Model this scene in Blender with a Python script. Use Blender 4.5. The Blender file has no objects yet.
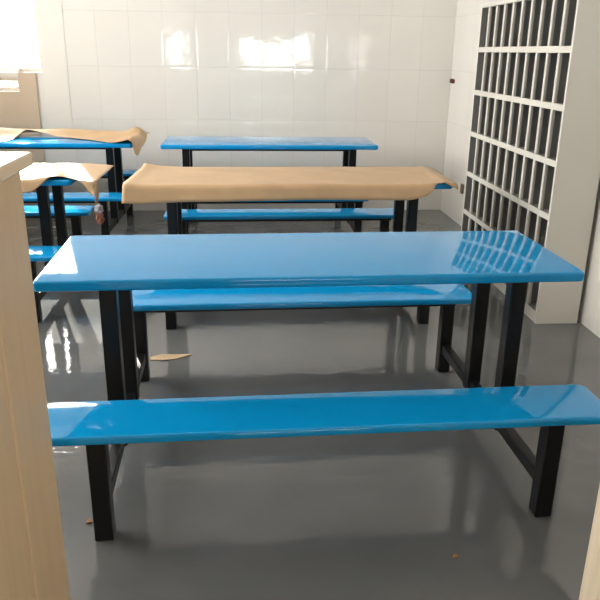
import bpy, bmesh, math, random
from mathutils import Vector, Matrix, noise
random.seed(7)
C = bpy.context.scene.collection
R = math.radians

# ---------------------------------------------------------------- helpers
def link(o, parent=None):
    C.objects.link(o)
    if parent: o.parent = parent
    return o

def obj(name, bm, mat, parent=None, smooth=False, loc=None):
    me = bpy.data.meshes.new(name)
    bmesh.ops.recalc_face_normals(bm, faces=bm.faces)
    bm.to_mesh(me); bm.free()
    me.materials.append(mat)
    if smooth:
        for p in me.polygons: p.use_smooth = True
    o = bpy.data.objects.new(name, me)
    if loc: o.location = loc
    return link(o, parent)

def tag(o, label, cat, group=None):
    o['label'] = label; o['category'] = cat
    if group: o['group'] = group
    return o

def thing(name, label, cat, loc, rz=0, group=None):
    o = bpy.data.objects.new(name, None); link(o)
    o.location = loc; o.rotation_euler = (0, 0, rz); o.empty_display_size = .1
    return tag(o, label, cat, group)

def struct(name, bm, mat, smooth=False):
    o = obj(name, bm, mat, None, smooth); o['kind'] = 'structure'
    return o

def add_box(bm, x0, x1, y0, y1, z0, z1, bev=0.0, seg=2):
    vs = [bm.verts.new((x, y, z)) for z in (z0, z1) for y in (y0, y1) for x in (x0, x1)]
    fs = [bm.faces.new([vs[i] for i in f]) for f in
          ((0, 2, 3, 1), (4, 5, 7, 6), (0, 1, 5, 4), (1, 3, 7, 5), (3, 2, 6, 7), (2, 0, 4, 6))]
    if bev > 0:
        es = set(e for f in fs for e in f.edges)
        bmesh.ops.bevel(bm, geom=list(es), offset=bev, segments=seg, profile=.5, affect='EDGES')
    return bm

def box(*a, **k): return add_box(bmesh.new(), *a, **k)

def slab(hx, hy, z0, z1, rad, edge):
    """board with rounded plan corners and a soft moulded edge"""
    bm = bmesh.new()
    th = z1 - z0
    def loop(inset, z):
        r = max(rad - inset, .004); pts = []
        for cx, cy, a0 in ((hx, hy, 0), (-hx, hy, 90), (-hx, -hy, 180), (hx, -hy, 270)):
            sx = 1 if cx > 0 else -1; sy = 1 if cy > 0 else -1
            ox, oy = cx - sx * (rad), cy - sy * (rad)
            for k in range(9):
                a = R(a0 + k * 90 / 8)
                pts.append(bm.verts.new((ox + r * math.cos(a), oy + r * math.sin(a), z)))
        return pts
    prof = [(.020, z0), (.006, z0 + .001), (.001, z0 + .005), (0, z0 + .010)]
    for k in range(0, 7):
        a = R(k * 90 / 6)
        prof.append((edge * (1 - math.cos(a)), z1 - edge + edge * math.sin(a)))
    loops = [loop(i, z) for i, z in prof]
    n = len(loops[0])
    for A, B in zip(loops, loops[1:]):
        for k in range(n):
            bm.faces.new((A[k], A[(k + 1) % n], B[(k + 1) % n], B[k]))
    bm.faces.new(list(reversed(loops[0]))); bm.faces.new(loops[-1])
    return bm

def shade_auto(o, ang=40):
    me = o.data
    bm = bmesh.new(); bm.from_mesh(me)
    for f in bm.faces: f.smooth = True
    for e in bm.edges:
        if len(e.link_faces) == 2 and e.calc_face_angle(0) > R(ang): e.smooth = False
    bm.to_mesh(me); bm.free()

# ---------------------------------------------------------------- materials
def new_mat(name):
    m = bpy.data.materials.new(name); m.use_nodes = True
    nt = m.node_tree
    return m, nt, nt.nodes['Principled BSDF']

def N(nt, typ, **k):
    n = nt.nodes.new(typ)
    for a, v in k.items(): setattr(n, a, v)
    return n

def plain(name, col, rough=.5, spec=.5, var=0, scale=8, bump=0, bscale=200, coat=0, metal=0):
    m, nt, b = new_mat(name)
    b.inputs['Base Color'].default_value = (*col, 1)
    b.inputs['Roughness'].default_value = rough
    b.inputs['Specular IOR Level'].default_value = spec
    b.inputs['Coat Weight'].default_value = coat
    b.inputs['Coat Roughness'].default_value = .04
    b.inputs['Metallic'].default_value = metal
    tc = N(nt, 'ShaderNodeTexCoord')
    if var:
        nz = N(nt, 'ShaderNodeTexNoise'); nz.inputs['Scale'].default_value = scale; nz.inputs['Detail'].default_value = 4
        nt.links.new(tc.outputs['Object'], nz.inputs['Vector'])
        rp = N(nt, 'ShaderNodeValToRGB')
        rp.color_ramp.elements[0].position = .3; rp.color_ramp.elements[1].position = .7
        rp.color_ramp.elements[0].color = (*[c * (1 - var) for c in col], 1)
        rp.color_ramp.elements[1].color = (*[min(1, c * (1 + var)) for c in col], 1)
        nt.links.new(nz.outputs['Fac'], rp.inputs['Fac']); nt.links.new(rp.outputs['Color'], b.inputs['Base Color'])
    if bump:
        nb = N(nt, 'ShaderNodeTexNoise'); nb.inputs['Scale'].default_value = bscale; nb.inputs['Detail'].default_value = 2
        nt.links.new(tc.outputs['Object'], nb.inputs['Vector'])
        bp = N(nt, 'ShaderNodeBump'); bp.inputs['Strength'].default_value = 1; bp.inputs['Distance'].default_value = bump
        nt.links.new(nb.outputs['Fac'], bp.inputs['Height']); nt.links.new(bp.outputs['Normal'], b.inputs['Normal'])
    return m

def tile_mat(name, axis, u0, col=(.80, .77, .715), tw=.2787, th=.44, z0=1.69, tilt=.008):
    """glazed wall tiles laid in a straight grid, each tile a hair out of plane"""
    m, nt, b = new_mat(name)
    geo = N(nt, 'ShaderNodeNewGeometry'); sep = N(nt, 'ShaderNodeSeparateXYZ')
    nt.links.new(geo.outputs['Position'], sep.inputs[0])
    def mth(op, a, bb=None, c=None):
        n = N(nt, 'ShaderNodeMath', operation=op)
        for i, v in enumerate((a, bb, c)):
            if v is None: continue
            if isinstance(v, (int, float)): n.inputs[i].default_value = v
            else: nt.links.new(v, n.inputs[i])
        return n.outputs[0]
    U = mth('DIVIDE', mth('SUBTRACT', sep.outputs[axis], u0), tw)
    V = mth('DIVIDE', mth('SUBTRACT', sep.outputs['Z'], z0), th)
    iu, iv = mth('FLOOR', U), mth('FLOOR', V)
    fu, fv = mth('SUBTRACT', U, iu), mth('SUBTRACT', V, iv)
    du = mth('MULTIPLY', mth('MINIMUM', fu, mth('SUBTRACT', 1, fu)), tw)
    dv = mth('MULTIPLY', mth('MINIMUM', fv, mth('SUBTRACT', 1, fv)), th)
    d = mth('MINIMUM', du, dv)
    grout = N(nt, 'ShaderNodeMapRange'); grout.inputs['From Min'].default_value = .0008; grout.inputs['From Max'].default_value = .0026
    nt.links.new(d, grout.inputs['Value'])
    comb = N(nt, 'ShaderNodeCombineXYZ'); nt.links.new(iu, comb.inputs[0]); nt.links.new(iv, comb.inputs[1])
    wn = N(nt, 'ShaderNodeTexWhiteNoise', noise_dimensions='3D'); nt.links.new(comb.outputs[0], wn.inputs['Vector'])
    sc = N(nt, 'ShaderNodeSeparateColor'); nt.links.new(wn.outputs['Color'], sc.inputs[0])
    hu = mth('MULTIPLY', mth('MULTIPLY', mth('SUBTRACT', sc.outputs[0], .5), tilt * tw), fu)
    hv = mth('MULTIPLY', mth('MULTIPLY', mth('SUBTRACT', sc.outputs[1], .5), tilt * th), fv)
    nz = N(nt, 'ShaderNodeTexNoise'); nz.inputs['Scale'].default_value = 7; nz.inputs['Detail'].default_value = 2
    nt.links.new(geo.outputs['Position'], nz.inputs['Vector'])
    # cushion edge of each tile
    edge = N(nt, 'ShaderNodeMapRange', interpolation_type='SMOOTHSTEP')
    edge.inputs['From Min'].default_value = 0; edge.inputs['From Max'].default_value = .018; edge.inputs['To Max'].default_value = .0003
    nt.links.new(d, edge.inputs['Value'])
    h = mth('ADD', mth('ADD', hu, hv), mth('ADD', mth('MULTIPLY', nz.outputs['Fac'], .0012), edge.outputs[0]))
    bp = N(nt, 'ShaderNodeBump'); bp.inputs['Strength'].default_value = 1; bp.inputs['Distance'].default_value = 1.0
    nt.links.new(h, bp.inputs['Height']); nt.links.new(bp.outputs['Normal'], b.inputs['Normal'])
    mx = N(nt, 'ShaderNodeMix', data_type='RGBA')
    mx.inputs['A'].default_value = (*[c * .86 for c in col], 1)
    tone = N(nt, 'ShaderNodeMix', data_type='RGBA')
    tone.inputs['A'].default_value = (*[c * .975 for c in col], 1); tone.inputs['B'].default_value = (*col, 1)
    nt.links.new(sc.outputs[2], tone.inputs['Factor'])
    nt.links.new(tone.outputs['Result'], mx.inputs['B']); nt.links.new(grout.outputs[0], mx.inputs['Factor'])
    nt.links.new(mx.outputs['Result'], b.inputs['Base Color'])
    b.inputs['Roughness'].default_value = .06
    b.inputs['Specular IOR Level'].default_value = .5
    return m

def floor_mat():
    m, nt, b = new_mat('grey_epoxy_floor')
    geo = N(nt, 'ShaderNodeNewGeometry')
    n1 = N(nt, 'ShaderNodeTexNoise'); n1.inputs['Scale'].default_value = 2.2; n1.inputs['Detail'].default_value = 5
    n2 = N(nt, 'ShaderNodeTexNoise'); n2.inputs['Scale'].default_value = 9; n2.inputs['Detail'].default_value = 3
    for n in (n1, n2): nt.links.new(geo.outputs['Position'], n.inputs['Vector'])
    rp = N(nt, 'ShaderNodeValToRGB')
    rp.color_ramp.elements[0].position = .3; rp.color_ramp.elements[1].position = .75
    rp.color_ramp.elements[0].color = (.115, .119, .119, 1); rp.color_ramp.elements[1].color = (.150, .153, .151, 1)
    nt.links.new(n1.outputs['Fac'], rp.inputs['Fac']); nt.links.new(rp.outputs['Color'], b.inputs['Base Color'])
    n3 = N(nt, 'ShaderNodeTexNoise'); n3.inputs['Scale'].default_value = 26; n3.inputs['Detail'].default_value = 2
    nt.links.new(geo.outputs['Position'], n3.inputs['Vector'])
    ma = N(nt, 'ShaderNodeMath', operation='MULTIPLY_ADD'); ma.inputs[1].default_value = .30
    nt.links.new(n3.outputs['Fac'], ma.inputs[0]); nt.links.new(n2.outputs['Fac'], ma.inputs[2])
    bp = N(nt, 'ShaderNodeBump'); bp.inputs['Strength'].default_value = 1; bp.inputs['Distance'].default_value = .0016
    nt.links.new(ma.outputs[0], bp.inputs['Height']); nt.links.new(bp.outputs['Normal'], b.inputs['Normal'])
    rr = N(nt, 'ShaderNodeMapRange'); rr.inputs['To Min'].default_value = .03; rr.inputs['To Max'].default_value = .07
    nt.links.new(n1.outputs['Fac'], rr.inputs['Value']); nt.links.new(rr.outputs[0], b.inputs['Roughness'])
    b.inputs['Specular IOR Level'].default_value = .5
    return m

def wood_mat(name, c1, c2, rough=.5):
    m, nt, b = new_mat(name)
    tc = N(nt, 'ShaderNodeTexCoord'); mp = N(nt, 'ShaderNodeMapping')
    mp.inputs['Scale'].default_value = (14, 14, .8)
    nt.links.new(tc.outputs['Object'], mp.inputs['Vector'])
    nz = N(nt, 'ShaderNodeTexNoise'); nz.inputs['Scale'].default_value = 2.2; nz.inputs['Detail'].default_value = 5; nz.inputs['Distortion'].default_value = .6
    nt.links.new(mp.outputs[0], nz.inputs['Vector'])
    rp = N(nt, 'ShaderNodeValToRGB')
    rp.color_ramp.elements[0].position = .32; rp.color_ramp.elements[1].position = .68
    rp.color_ramp.elements[0].color = (*c1, 1); rp.color_ramp.elements[1].color = (*c2, 1)
    nt.links.new(nz.outputs['Fac'], rp.inputs['Fac']); nt.links.new(rp.outputs['Color'], b.inputs['Base Color'])
    b.inputs['Roughness'].default_value = rough
    return m

M = {}
M['blue'] = plain('blue_fibreglass', (.003, .275, .61), .045, .40, coat=0, bump=.00012, bscale=14)
M['black'] = plain('black_painted_steel', (.006, .006, .007), .33, .3, bump=.0001, bscale=90)
M['kraft'] = plain('brown_kraft_paper', (.52, .345, .19), .42, .45, var=.10, scale=5, bump=.0012, bscale=11)
M['card'] = plain('cardboard', (.50, .36, .22), .7, .3, var=.08, scale=20)
M['cabinet'] = plain('ivory_painted_steel', (.66, .635, .57), .34, .4, bump=.00008, bscale=60)
M['white'] = plain('white_ceiling_paint', (.82, .81, .78), .7, .3)
M['plain_wall'] = plain('cream_wall_paint', (.78, .75, .69), .5, .4)
M['wood_l'] = wood_mat('pale_veneer', (.60, .44, .265), (.645, .485, .305), .42)
M['wood_r'] = wood_mat('raw_pine', (.70, .57, .40), (.82, .70, .53), .5)
M['cap'] = plain('cream_laminate', (.74, .60, .43), .18, .5)
M['tile_b'] = tile_mat('glazed_tile_back', 'X', 1.83)
M['tile_r'] = tile_mat('glazed_tile_side', 'Y', 6.43)
M['floor'] = floor_mat()
M['alu'] = plain('window_frame_paint', (.75, .68, .6), .4, .5)
M['slot_shade'] = plain('grey_slot_shade', (.25, .25, .24), .5, .3)  # shade inside the cabinet slots, put into the colour as grey
M['back_shade'] = plain('dark_back_shade', (.06, .06, .058), .5, .3)  # deepest slot shade, painted dark on the back panel
M['wall_shade'] = plain('beige_wall_shade', (.60, .48, .35), .5, .4)  # shade of the backlit wall under the window, put into the colour
M['rust'] = plain('dark_red_wire', (.10, .025, .018), .5, .4)
M['brown'] = plain('brown_plastic', (.12, .075, .05), .5, .4)
M['leaf'] = plain('dry_leaf', (.42, .20, .08), .7, .2)
M['foil'] = plain('crumpled_film', (.42, .40, .44), .25, .6, var=.3, scale=60)
M['redfilm'] = plain('reddish_film', (.28, .10, .06), .4, .5, var=.35, scale=70)
gm, gnt, gb = new_mat('window_glass')
gnt.nodes.remove(gb)
tr = N(gnt, 'ShaderNodeBsdfTransparent'); gl = N(gnt, 'ShaderNodeBsdfGlossy'); gl.inputs['Roughness'].default_value = .01
fr = N(gnt, 'ShaderNodeFresnel'); fr.inputs['IOR'].default_value = 1.3
mxs = N(gnt, 'ShaderNodeMixShader')
gnt.links.new(fr.outputs[0], mxs.inputs[0]); gnt.links.new(tr.outputs[0], mxs.inputs[1]); gnt.links.new(gl.outputs[0], mxs.inputs[2])
gnt.links.new(mxs.outputs[0], gnt.nodes['Material Output'].inputs['Surface'])
M['glass'] = gm

# ---------------------------------------------------------------- room shell
XL, XR, YF, YB, H = -3.4, 1.838, -2.3, 6.43, 2.95
T = .18
struct('floor', box(XL - T, XR + T, YF - T, YB + T, -.12, 0), M['floor'])
struct('ceiling', box(XL - T, XR + T, YF - T, YB + T, H, H + .12), M['white'])

def wall_y(name, y0, y1, mat, holes):
    """wall along x with rectangular openings (x0,x1,z0,z1), sorted by x"""
    bm = bmesh.new(); x = XL - T
    for (a, b_, c, d) in holes:
        add_box(bm, x, a, y0, y1, 0, H)
        if c > 0: add_box(bm, a, b_, y0, y1, 0, c)
        if d < H: add_box(bm, a, b_, y0, y1, d, H)
        x = b_
    add_box(bm, x, XR + T, y0, y1, 0, H)
    return struct(name, bm, mat)

BW = (-3.0, -1.70, 1.19, 2.46)                      # window beside the pillar, far left
BL = (-3.0, -1.905, 1.035, 1.15)                    # low light under it
wb = wall_y('wall_back', YB, YB + T, M['tile_b'], [(BL[0], BL[1], BL[2], BW[3]), (BL[1] + .0001, BW[1], BW[2], BW[3])])
bm = bmesh.new(); bm.from_mesh(wb.data); add_box(bm, BL[0], BL[1], YB, YB + T, BL[3], BW[2]); bm.to_mesh(wb.data); bm.free()
FH = [(-1.50, -1.10, 1.0, 1.70), (-.05, 1.42, .98, 1.66)]
wall_y('wall_front', YF - T, YF, M['plain_wall'], FH)
struct('wall_right', box(XR, XR + T, YF, YB, 0, H), M['tile_r'])
LH = (2.1, 5.5, 1.2, 2.88)  # unseen left window, added and sized for side and top light
bm = bmesh.new()
add_box(bm, XL - T, XL, YF, LH[0], 0, H); add_box(bm, XL - T, XL, LH[1], YB, 0, H)
add_box(bm, XL - T, XL, LH[0], LH[1], 0, LH[2]); add_box(bm, XL - T, XL, LH[0], LH[1], LH[3], H)
struct('wall_left', bm, M['plain_wall'])
# smooth white pillar face between the window and the tiling
struct('trim_1', box(-1.70, -1.492, YB - .003, YB - .0005, 0.0005, H - .0005, bev=.001), M['plain_wall'])

bm = bmesh.new()
add_box(bm, XL + .0005, -1.7605, YB - .012, YB - .0005, .0005, BL[2])
add_box(bm, BL[1], -1.7605, YB - .012, YB - .0005, BL[2] + .0001, BW[2])
struct('wall_shade_sheet', bm, M['wall_shade'])  # thin sheet over the wall below the window, its shade painted in

def window(n, axis, a0, a1, z0, z1, depth0, depth1, mull, bars=()):
    """frame and glass filling an opening; axis 'x' or 'y'"""
    fr_ = bmesh.new(); f = .035
    mid = (depth0 + depth1) / 2; d = .025
    def add(bm, u0, u1, w0, w1, dd):
        if axis == 'x': add_box(bm, u0, u1, mid - dd, mid + dd, w0, w1)
        else: add_box(bm, mid - dd, mid + dd, u0, u1, w0, w1)
    e = .001
    add(fr_, a0 + e, a0 + f, z0 + e, z1 - e, d); add(fr_, a1 - f, a1 - e, z0 + e, z1 - e, d)
    add(fr_, a0 + f, a1 - f, z0 + e, z0 + f, d); add(fr_, a0 + f, a1 - f, z1 - f, z1 - e, d)
    for k in range(1, mull):
        u = a0 + (a1 - a0) * k / mull; add(fr_, u - .022, u + .022, z0 + f, z1 - f, d * .9)
    for zb in bars: add(fr_, a0 + f, a1 - f, zb - .02, zb + .02, d * .85)
    o = struct('window_%d' % n, fr_, M['alu'])
    g = bmesh.new(); add(g, a0 + f, a1 - f, z0 + f, z1 - f, .003)
    p = obj('pane', g, M['glass'], o)
    return o
window(1, 'x', BW[0], BW[1], BW[2], BW[3], YB, YB + T, 2)
for i, h in enumerate(FH): window(2 + i, 'x', h[0], h[1], h[2], h[3], YF - T, YF, 2 if i == 0 else 3, (1.30,))
window(5, 'x', BL[0], BL[1], BL[2], BL[3], YB, YB + T, 1)
window(4, 'y', LH[0], LH[1], LH[2], LH[3], XL - T, XL, 4)  # added unseen left window, for side and top light

# ---------------------------------------------------------------- canteen tables
HL, HD, ZT, ZS = .868, .287, .728, .388
def tube(x0, x1, y0, y1, z0, z1): return box(x0, x1, y0, y1, z0, z1, bev=.005, seg=2)

def canteen_table(x, y, rz, label, hl=HL, lx=.679, front=.848, rear=.790, shift=.006, fx=0):
    t = thing('canteen_table', label, 'table', (x, y, 0), R(rz), 'blue canteen tables with fixed benches')
    o = obj('table_top', slab(hl, HD, ZT - .034, ZT, .018, .010), M['blue'], t); shade_auto(o)
    for s in (-1, 1):
        bm = slab(front if s < 0 else rear, .112, ZS - .027, ZS, .036, .009)
        bmesh.ops.translate(bm, verts=bm.verts, vec=(shift if s < 0 else 0, -.515 if s < 0 else .543, 0))
        o = obj('bench_seat', bm, M['blue'], t); shade_auto(o)
    h = .0275
    for sx in (-1, 1):
        cx = sx * lx + fx
        for sy in (-1, 1):
            cy = sy * .540
            obj('bench_leg', tube(cx - h, cx + h, cy - h, cy + h, 0, ZS - .0275), M['black'], t)
            cy = sy * .160
            obj('table_leg', tube(cx - h, cx + h, cy - h, cy + h, .095, ZT - .0345), M['black'], t)
        obj('floor_rail', tube(cx - .019, cx + .019, -.515, .515, .095, .140), M['black'], t)
        obj('cross_rail', tube(cx - .018, cx + .018, -.19, .19, ZT - .066, ZT - .0365), M['black'], t)
    for sy in (-1, 1):
        obj('top_rail', tube(-lx, lx, sy * .11 - .016, sy * .11 + .016, ZT - .066, ZT - .0365), M['black'], t)
        bm = bmesh.new()
        for q in (-.035, .035):
            add_box(bm, -lx - .03, lx + .03, sy * .525 + q - .014, sy * .525 + q + .014, ZS - .050, ZS - .0275, bev=.004)
        obj('seat_rail', bm, M['black'], t)
    return t

canteen_table(.222, 2.368, 1.53, 'bare glossy blue table nearest the camera, with benches in front and behind', rear=.797, lx=.684, fx=.014, hl=.873)
canteen_table(.272, 4.062, 1.0, 'blue table under the long kraft paper sheet, second back in the middle row').scale.z = .985
canteen_table(.196, 5.68, .4, 'bare blue table right against the tiled back wall', .825, .645, .705, .77).scale.z = .99
canteen_table(-1.81, 4.18, 0, 'blue table on the left with sunlit torn kraft paper, behind the pale partition').scale.z = .985
canteen_table(-1.70, 5.69, -.5, 'far left blue table with crumpled brown paper, beside the white pillar')

# ---------------------------------------------------------------- kraft paper covers
def sheet(name, label, group, loc, rz, pos, nu, nv, mat, parent=None, thick=.0014):
    bm = bmesh.new(); V = []
    for i in range(nu + 1):
        V.append([bm.verts.new(pos(i / nu, j / nv)) for j in range(nv + 1)])
    for i in range(nu):
        for j in range(nv):
            bm.faces.new((V[i][j], V[i + 1][j], V[i + 1][j + 1], V[i][j + 1]))
    o = obj(name, bm, mat, parent, smooth=True)
    sm = o.modifiers.new('Solidify', 'SOLIDIFY'); sm.thickness = thick; sm.offset = 0
    if parent is None:
        o.location = loc; o.rotation_euler = (0, 0, R(rz)); tag(o, label, 'paper', group)
    return o
def lerp(a, b, t): return a + (b - a) * t
def sstep(a, b, x):
    t = max(0, min(1, (x - a) / (b - a))); return t * t * (3 - 2 * t)
def pw(x, pts):
    if x <= pts[0][0]: return pts[0][1]
    for (a, fa), (b_, fb) in zip(pts, pts[1:]):
        if x <= b_: return lerp(fa, fb, (x - a) / (b_ - a))
    return pts[-1][1]
def nz(x, y, s, seed): return noise.noise(Vector((x * s + seed, y * s - seed * 2, seed)))
GP = 'kraft paper sheets covering tables'

# middle table: sheet hangs over the front edge, torn short at the front right
def pos_mid(u, v):
    s = lerp(-.868, .895, u)
    top = .270; front = -.350
    # arc length from the back edge; beyond the front the sheet turns down
    hang = pw(s, [(-.87, .094), (-.6, .080), (0, .072), (.45, .074), (.61, .076), (.66, .066), (.70, .055), (.735, .035), (.77, -.025), (.80, -.03), (.83, .0), (.90, .02)])
    L = (top - front) + hang
    t = L * v
    y = top - t; z = .0035
    z += .004 * abs(nz(s, y, 3.0, 3.1)) + .0015 * abs(nz(s, y, 9, 1.7))
    over = t - (top - front)
    if over > -.02:
        o = over + .02
                # arc of radius .05 then straight down
        r = .03 / R(74)
        if o <= .03: dy, dz = r * math.sin(o / r), r * (1 - math.cos(o / r))
        else:
            dy, dz = r * math.sin(R(74)), r * (1 - math.cos(R(74)))
            dy += (o - .03) * math.cos(R(74)); dz += (o - .03) * math.sin(R(74))
        y = front + .02 - dy; z -= dz
        y -= .008 * nz(s, 0, 5, 8.8)
    # raised left rim and lifted back corner
    k = sstep(-.78, -.868, s)
    z += .010 * k + .012 * sstep(-.60, -.86, s) * sstep(.12, .29, y)
    s -= .05 * sstep(-.6, -.868, s) * v
    # right end: bends down past the table end
    if s > .80:
        q = s - .80
        z += .010 * math.sin(min(q / .05, 1) * math.pi) 
        if s > .885: z -= (s - .885) * .5
    # pointed right tail
    if s > .6: y = lerp(y, y * .92 - .01, sstep(.6, .9, s)); s -= .015 * sstep(.7, .9, s) * v
    return (s, y, ZT + z)
sheet('kraft_paper', 'long flat kraft paper sheet over the middle table, its front flap hanging evenly', GP, (.272, 4.062, -.0105), 1.0, pos_mid, 90, 40, M['kraft'])

# left front table: lit paper, flap torn away on the right, triangular corner droop
def pos_left(u, v):
    s = lerp(-.86, 1.005, u)
    top = .275; front = -.292
    hang = pw(s, [(-.86, .075), (.40, .070), (.66, .072), (.71, .045), (.76, .005), (.82, -.015), (.90, -.01), (.935, .015), (.985, .085), (.995, .06), (1.005, .0)])
    L = (top - front) + hang; t = L * v
    y = top - t; z = .0035 + .005 * abs(nz(s, y, 3, 6.1)) + .002 * abs(nz(s, y, 9, 4.7))
    over = t - (top - front)
    if over > 0:
        y = front - .010 - .10 * over; z -= over * .98
    k = sstep(.70, .985, s)
    z += .016 * math.sin(math.pi * min(1, max(0, (s - .66) / .22))) * sstep(.1, -.25, y)
    if s > .87: z -= (s - .87) * .10
    return (s, y, ZT + z)
kp = sheet('kraft_paper', 'brightly lit torn kraft paper on the left table, its right corner drooping', GP, (-1.81, 4.18, -.0105), 0, pos_left, 110, 60, M['kraft'])
# torn strip with a knot of film dangling from that corner
bm = bmesh.new(); prev = None
for k in range(13):
    f = k / 12
    x = .994 + .016 * f + .006 * math.sin(f * 5); y = -.296 - .012 * f; z = ZT - .012 - .125 * f
    w = .016 * (1 - .25 * f)
    tw = f * 1.4
    a = bm.verts.new((x - w * math.cos(tw), y - w * math.sin(tw), z)); b_ = bm.verts.new((x + w * math.cos(tw), y + w * math.sin(tw), z))
    if prev: bm.faces.new((prev[0], prev[1], b_, a))
    prev = (a, b_)
ts = obj('torn_strip', bm, M['card'], kp, smooth=True)
sm = ts.modifiers.new('Solidify', 'SOLIDIFY'); sm.thickness = .0015
def crumple(center, rad, sq, seed, mat, name, parent):
    bm = bmesh.new(); bmesh.ops.create_icosphere(bm, subdivisions=3, radius=1)
    for v in bm.verts:
        d = v.co.normalized()
        r = 1 + .38 * noise.noise(d * 2.3 + Vector((seed, 0, 0))) + .22 * noise.noise(d * 5 + Vector((0, seed, 0)))
        v.co = Vector((d.x * rad * sq[0], d.y * rad * sq[1], d.z * rad * sq[2])) * r + Vector(center)
    return obj(name, bm, mat, parent)
crumple((1.012, -.313, ZT - .155), .024, (1, .8, 1.1), 2.0, M['foil'], 'film_knot', kp)['label'] = 'silvery crumpled film'
crumple((1.014, -.315, ZT - .205), .024, (.9, .8, 1.5), 5.0, M['redfilm'], 'film_tail', kp)['label'] = 'reddish crumpled film'

# far left table: sheet bunched along the back, front folded away, crumpled right end
def pos_far(u, v):
    s = lerp(-.86, .925, u)
    back = .27
    fr = pw(s, [(-.86, -.288), (-.30, -.288), (-.06, -.27), (-.03, .16), (.30, .03), (.55, -.14), (.70, -.285), (.80, -.305), (1.0, -.29)])
    # section: hump standing along the back, then flat to the torn front line
    y = lerp(back, fr, v)
    d = back - y
    hump = pw(s, [(-.5, .055), (.2, .050), (.8, .030)]) * math.exp(-((d - .10) / .085) ** 2)
    z = .004 + hump * (1 + .25 * nz(s, 0, 4, 2.2)) + .006 * abs(nz(s, y, 4, 9.3)) + .003 * abs(nz(s, y, 13, 4.4))
    if s > .70: z += .022 * sstep(.70, .84, s) * (.6 + nz(s, y, 9, 3.3))
    # front right corner crumples over the edge and hangs
    if s > .74:
        f = sstep(.50, 1, v); q = sstep(.76, .84, s)
        if s > .870: z -= .05 * sstep(.870, .925, s) * (1 - .7 * sstep(.0, .3, y))
        z -= .085 * sstep(.872, .895, s) * (1 - sstep(.90, .93, s) * .6) * f
        if s > .86: y -= .03 * f
        z += q * (.016 * abs(nz(s, y, 16, 7.7)) + .010 * abs(nz(s, y, 33, 2.6))); y += q * .012 * nz(s, y, 18, 1.1)
    return (s, y, ZT + z)
sheet('kraft_paper', 'crumpled brown paper bunched along the far left table, ragged right end', GP, (-1.70, 5.69, 0), -.5, pos_far, 110, 30, M['kraft'])

# ---------------------------------------------------------------- pigeonhole cabinet
t = thing('pigeonhole_cabinet', 'tall ivory pigeonhole cabinet with narrow open slots against the right wall', 'cabinet', (1.695, 4.21, 0))
def shade_slots(o):
    """ivory front edges, shade of the slots painted in as grey on all other faces"""
    o.data.materials.append(M['slot_shade'])
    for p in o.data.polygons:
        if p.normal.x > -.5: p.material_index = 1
hx, hy, CH = .118, .727, 1.708           # half depth, half width, height
w = .020
obj('side_panel', box(-hx, hx, -hy, -hy + w, 0, CH, bev=.002), M['cabinet'], t)
o = obj('side_panel', box(-hx, hx, hy - w, hy, 0, CH), M['cabinet'], t)
o.data.materials.append(M['slot_shade'])
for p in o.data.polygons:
    if p.normal.y < -.5: p.material_index = 1  # slot-side face gets the painted shade too
obj('back_panel', box(hx - .012, hx - .001, -hy + w, hy - w, .02, CH - .002), M['back_shade'], t)
zs = [.050, .318, .590, .866, 1.143, 1.418]
obj('top_panel', box(-hx, hx - .012, -hy + w, hy - w, CH - .030, CH - .001, bev=.002), M['cabinet'], t)
for z in zs: shade_slots(obj('shelf', box(-hx + .001, hx - .012, -hy + w, hy - w, z - .016, z + .016), M['cabinet'], t))
obj('plinth', box(-hx + .003, -hx + .02, -hy + w, hy - w, 0, .034), M['cabinet'], t)
for k in range(1, 10):
    y = -hy + w / 2 + (2 * hy - w) * k / 10
    bm = bmesh.new()
    lv = zs + [CH - .014]
    for a, b_ in zip(lv, lv[1:]):
        add_box(bm, -hx + .0195, hx - .012, y - .005, y + .005, a + .016, b_ - .016)
    d_ = obj('divider', bm, M['slot_shade'], t)  # divider sheets carry the painted slot shade
    bm = bmesh.new()
    for a, b_ in zip(lv, lv[1:]):
        add_box(bm, -hx + .003, -hx + .019, y - .0125, y + .0125, a + .0165, b_ - .0165, bev=.0015)
    obj('front_bar', bm, M['cabinet'], d_)['label'] = 'ivory front bar'

# ---------------------------------------------------------------- low partitions in the foreground
t = thing('low_partition', 'pale wooden half-height partition with bright cap at the left edge', 'partition', (-.50, .85, 0), 0)
obj('end_post', box(-.10, .10, .25, .45, 0, 1.186, bev=.006), M['wood_l'], t)
obj('side_panel', box(-.085, .097, -.55, .249, 0, 1.186, bev=.003), M['wood_l'], t)
obj('cap', box(-.125, .112, -.56, .490, 1.1862, 1.210, bev=.003), M['cap'], t)
t = thing('low_partition', 'raw pine partition post showing at the bottom right corner', 'partition', (.885, .85, 0), 0)
obj('end_post', box(-.10, .10, .25, .45, 0, 1.186, bev=.006), M['wood_r'], t)
obj('side_panel', box(-.097, .085, -.55, .249, 0, 1.186, bev=.003), M['wood_r'], t)
obj('cap', box(-.112, .125, -.56, .465, 1.1862, 1.210, bev=.003), M['cap'], t)

# ---------------------------------------------------------------- small things
t = thing('wall_wire', 'dark red wire ends poking from the right wall near the back corner', 'wire', (XR, 6.34, 1.165))
obj('wire_bundle', box(-.030, 0, -.003, .032, -.018, .018, bev=.005), M['rust'], t)
obj('wire_end', box(-.026, 0, -.032, -.018, -.020, .014, bev=.004), M['rust'], t)
bm = box(-.018, 0, -.030, .030, -.042, .042, bev=.008)
tag(obj('socket_box', bm, M['brown'], None, loc=(XR, 5.80, .315)), 'small brown box low on the right wall just past the cabinet', 'socket')

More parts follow.
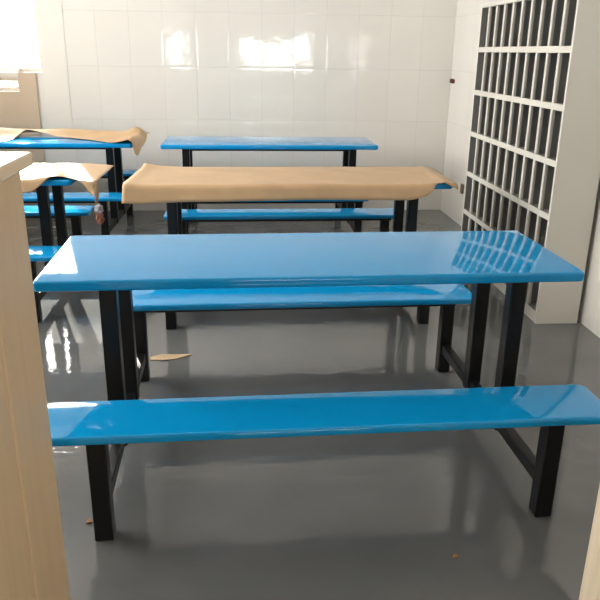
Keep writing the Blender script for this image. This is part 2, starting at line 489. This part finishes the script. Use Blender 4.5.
def flake(name, pts, z, mat, label, cat, curl=.006):
    bm = bmesh.new()
    c = Vector((sum(p[0] for p in pts) / len(pts), sum(p[1] for p in pts) / len(pts), 0))
    top = [bm.verts.new((p[0] - c.x, p[1] - c.y, .003 + curl * (k % 2))) for k, p in enumerate(pts)]
    bot = [bm.verts.new((v.co.x, v.co.y, v.co.z - .003)) for v in top]
    tc_ = bm.verts.new((0, 0, .0035)); bc_ = bm.verts.new((0, 0, .0002)); n = len(pts)
    for k in range(n):
        l = (k + 1) % n
        bm.faces.new((top[k], top[l], tc_)); bm.faces.new((bot[l], bot[k], bc_)); bm.faces.new((top[l], top[k], bot[k], bot[l]))
    return tag(obj(name, bm, mat, None, loc=(c.x, c.y, z)), label, cat)
flake('cardboard_scrap', [(-.455, 3.095), (-.40, 3.085), (-.34, 3.10), (-.265, 3.145), (-.33, 3.155), (-.41, 3.15), (-.46, 3.13)], 0, M['card'],
      'flat tan cardboard scrap on the floor under the nearest table', 'scrap', .003)
flake('dry_leaf', [(.592, 1.648), (.600, 1.644), (.610, 1.651), (.604, 1.659), (.595, 1.657)], 0, M['leaf'],
      'tiny orange dry leaf on the floor before the nearest bench', 'leaf')
flake('paper_crumb', [(-.505, 1.872), (-.494, 1.868), (-.486, 1.876), (-.493, 1.888), (-.503, 1.885)], 0, M['leaf'],
      'tiny orange crumb beside the left leg of the nearest bench', 'crumb', .005)

# ---------------------------------------------------------------- light
w = bpy.data.worlds.new('World'); bpy.context.scene.world = w; w.use_nodes = True
bg = w.node_tree.nodes['Background']
bg.inputs['Color'].default_value = (1.0, .975, .93, 1); bg.inputs['Strength'].default_value = 15.5
sun = bpy.data.lights.new('sun', 'SUN'); sun.energy = 16; sun.angle = R(.6); sun.color = (1, .95, .86)
so = bpy.data.objects.new('sun', sun); C.objects.link(so)
so.rotation_euler = Vector((.35, -1, -.6)).to_track_quat('-Z', 'Y').to_euler()
def portal(loc, rot, sx, sy):
    l = bpy.data.lights.new('window_portal', 'AREA'); l.shape = 'RECTANGLE'; l.size = sx; l.size_y = sy
    l.cycles.is_portal = True
    o = bpy.data.objects.new('window_portal', l); C.objects.link(o); o.location = loc; o.rotation_euler = rot
portal(((BW[0] + BW[1]) / 2, YB + T + .01, (BW[2] + BW[3]) / 2), (R(-90), 0, 0), BW[1] - BW[0], BW[3] - BW[2])
for h in FH: portal(((h[0] + h[1]) / 2, YF - T - .01, (h[2] + h[3]) / 2), (R(90), 0, 0), h[1] - h[0], h[3] - h[2])
portal((XL - T - .01, (LH[0] + LH[1]) / 2, (LH[2] + LH[3]) / 2), (R(90), 0, R(-90)), LH[1] - LH[0], LH[3] - LH[2])

# ---------------------------------------------------------------- camera
f, h = 703.9359, 1.39
r = Vector((0.99703155, -0.07575653, 0.01374887)); u = Vector((0.01229157, 0.33289125, 0.94288511)); d = Vector((0.07600659, 0.93991721, -0.33283424))
cam = bpy.data.cameras.new('Camera'); co = bpy.data.objects.new('Camera', cam); C.objects.link(co)
cam.sensor_width = 36; cam.lens = 36 * f / 600; cam.clip_start = .02
co.matrix_world = Matrix(((r.x, u.x, -d.x, 0), (r.y, u.y, -d.y, 0), (r.z, u.z, -d.z, h), (0, 0, 0, 1)))
S = bpy.context.scene
S.camera = co
S.view_settings.view_transform = 'Standard'; S.view_settings.look = 'None'; S.view_settings.gamma = 1
S.view_settings.use_curve_mapping = False
S.view_settings.exposure = 0.0
S.cycles.max_bounces = 12; S.cycles.diffuse_bounces = 6; S.cycles.glossy_bounces = 6; S.cycles.transparent_max_bounces = 12
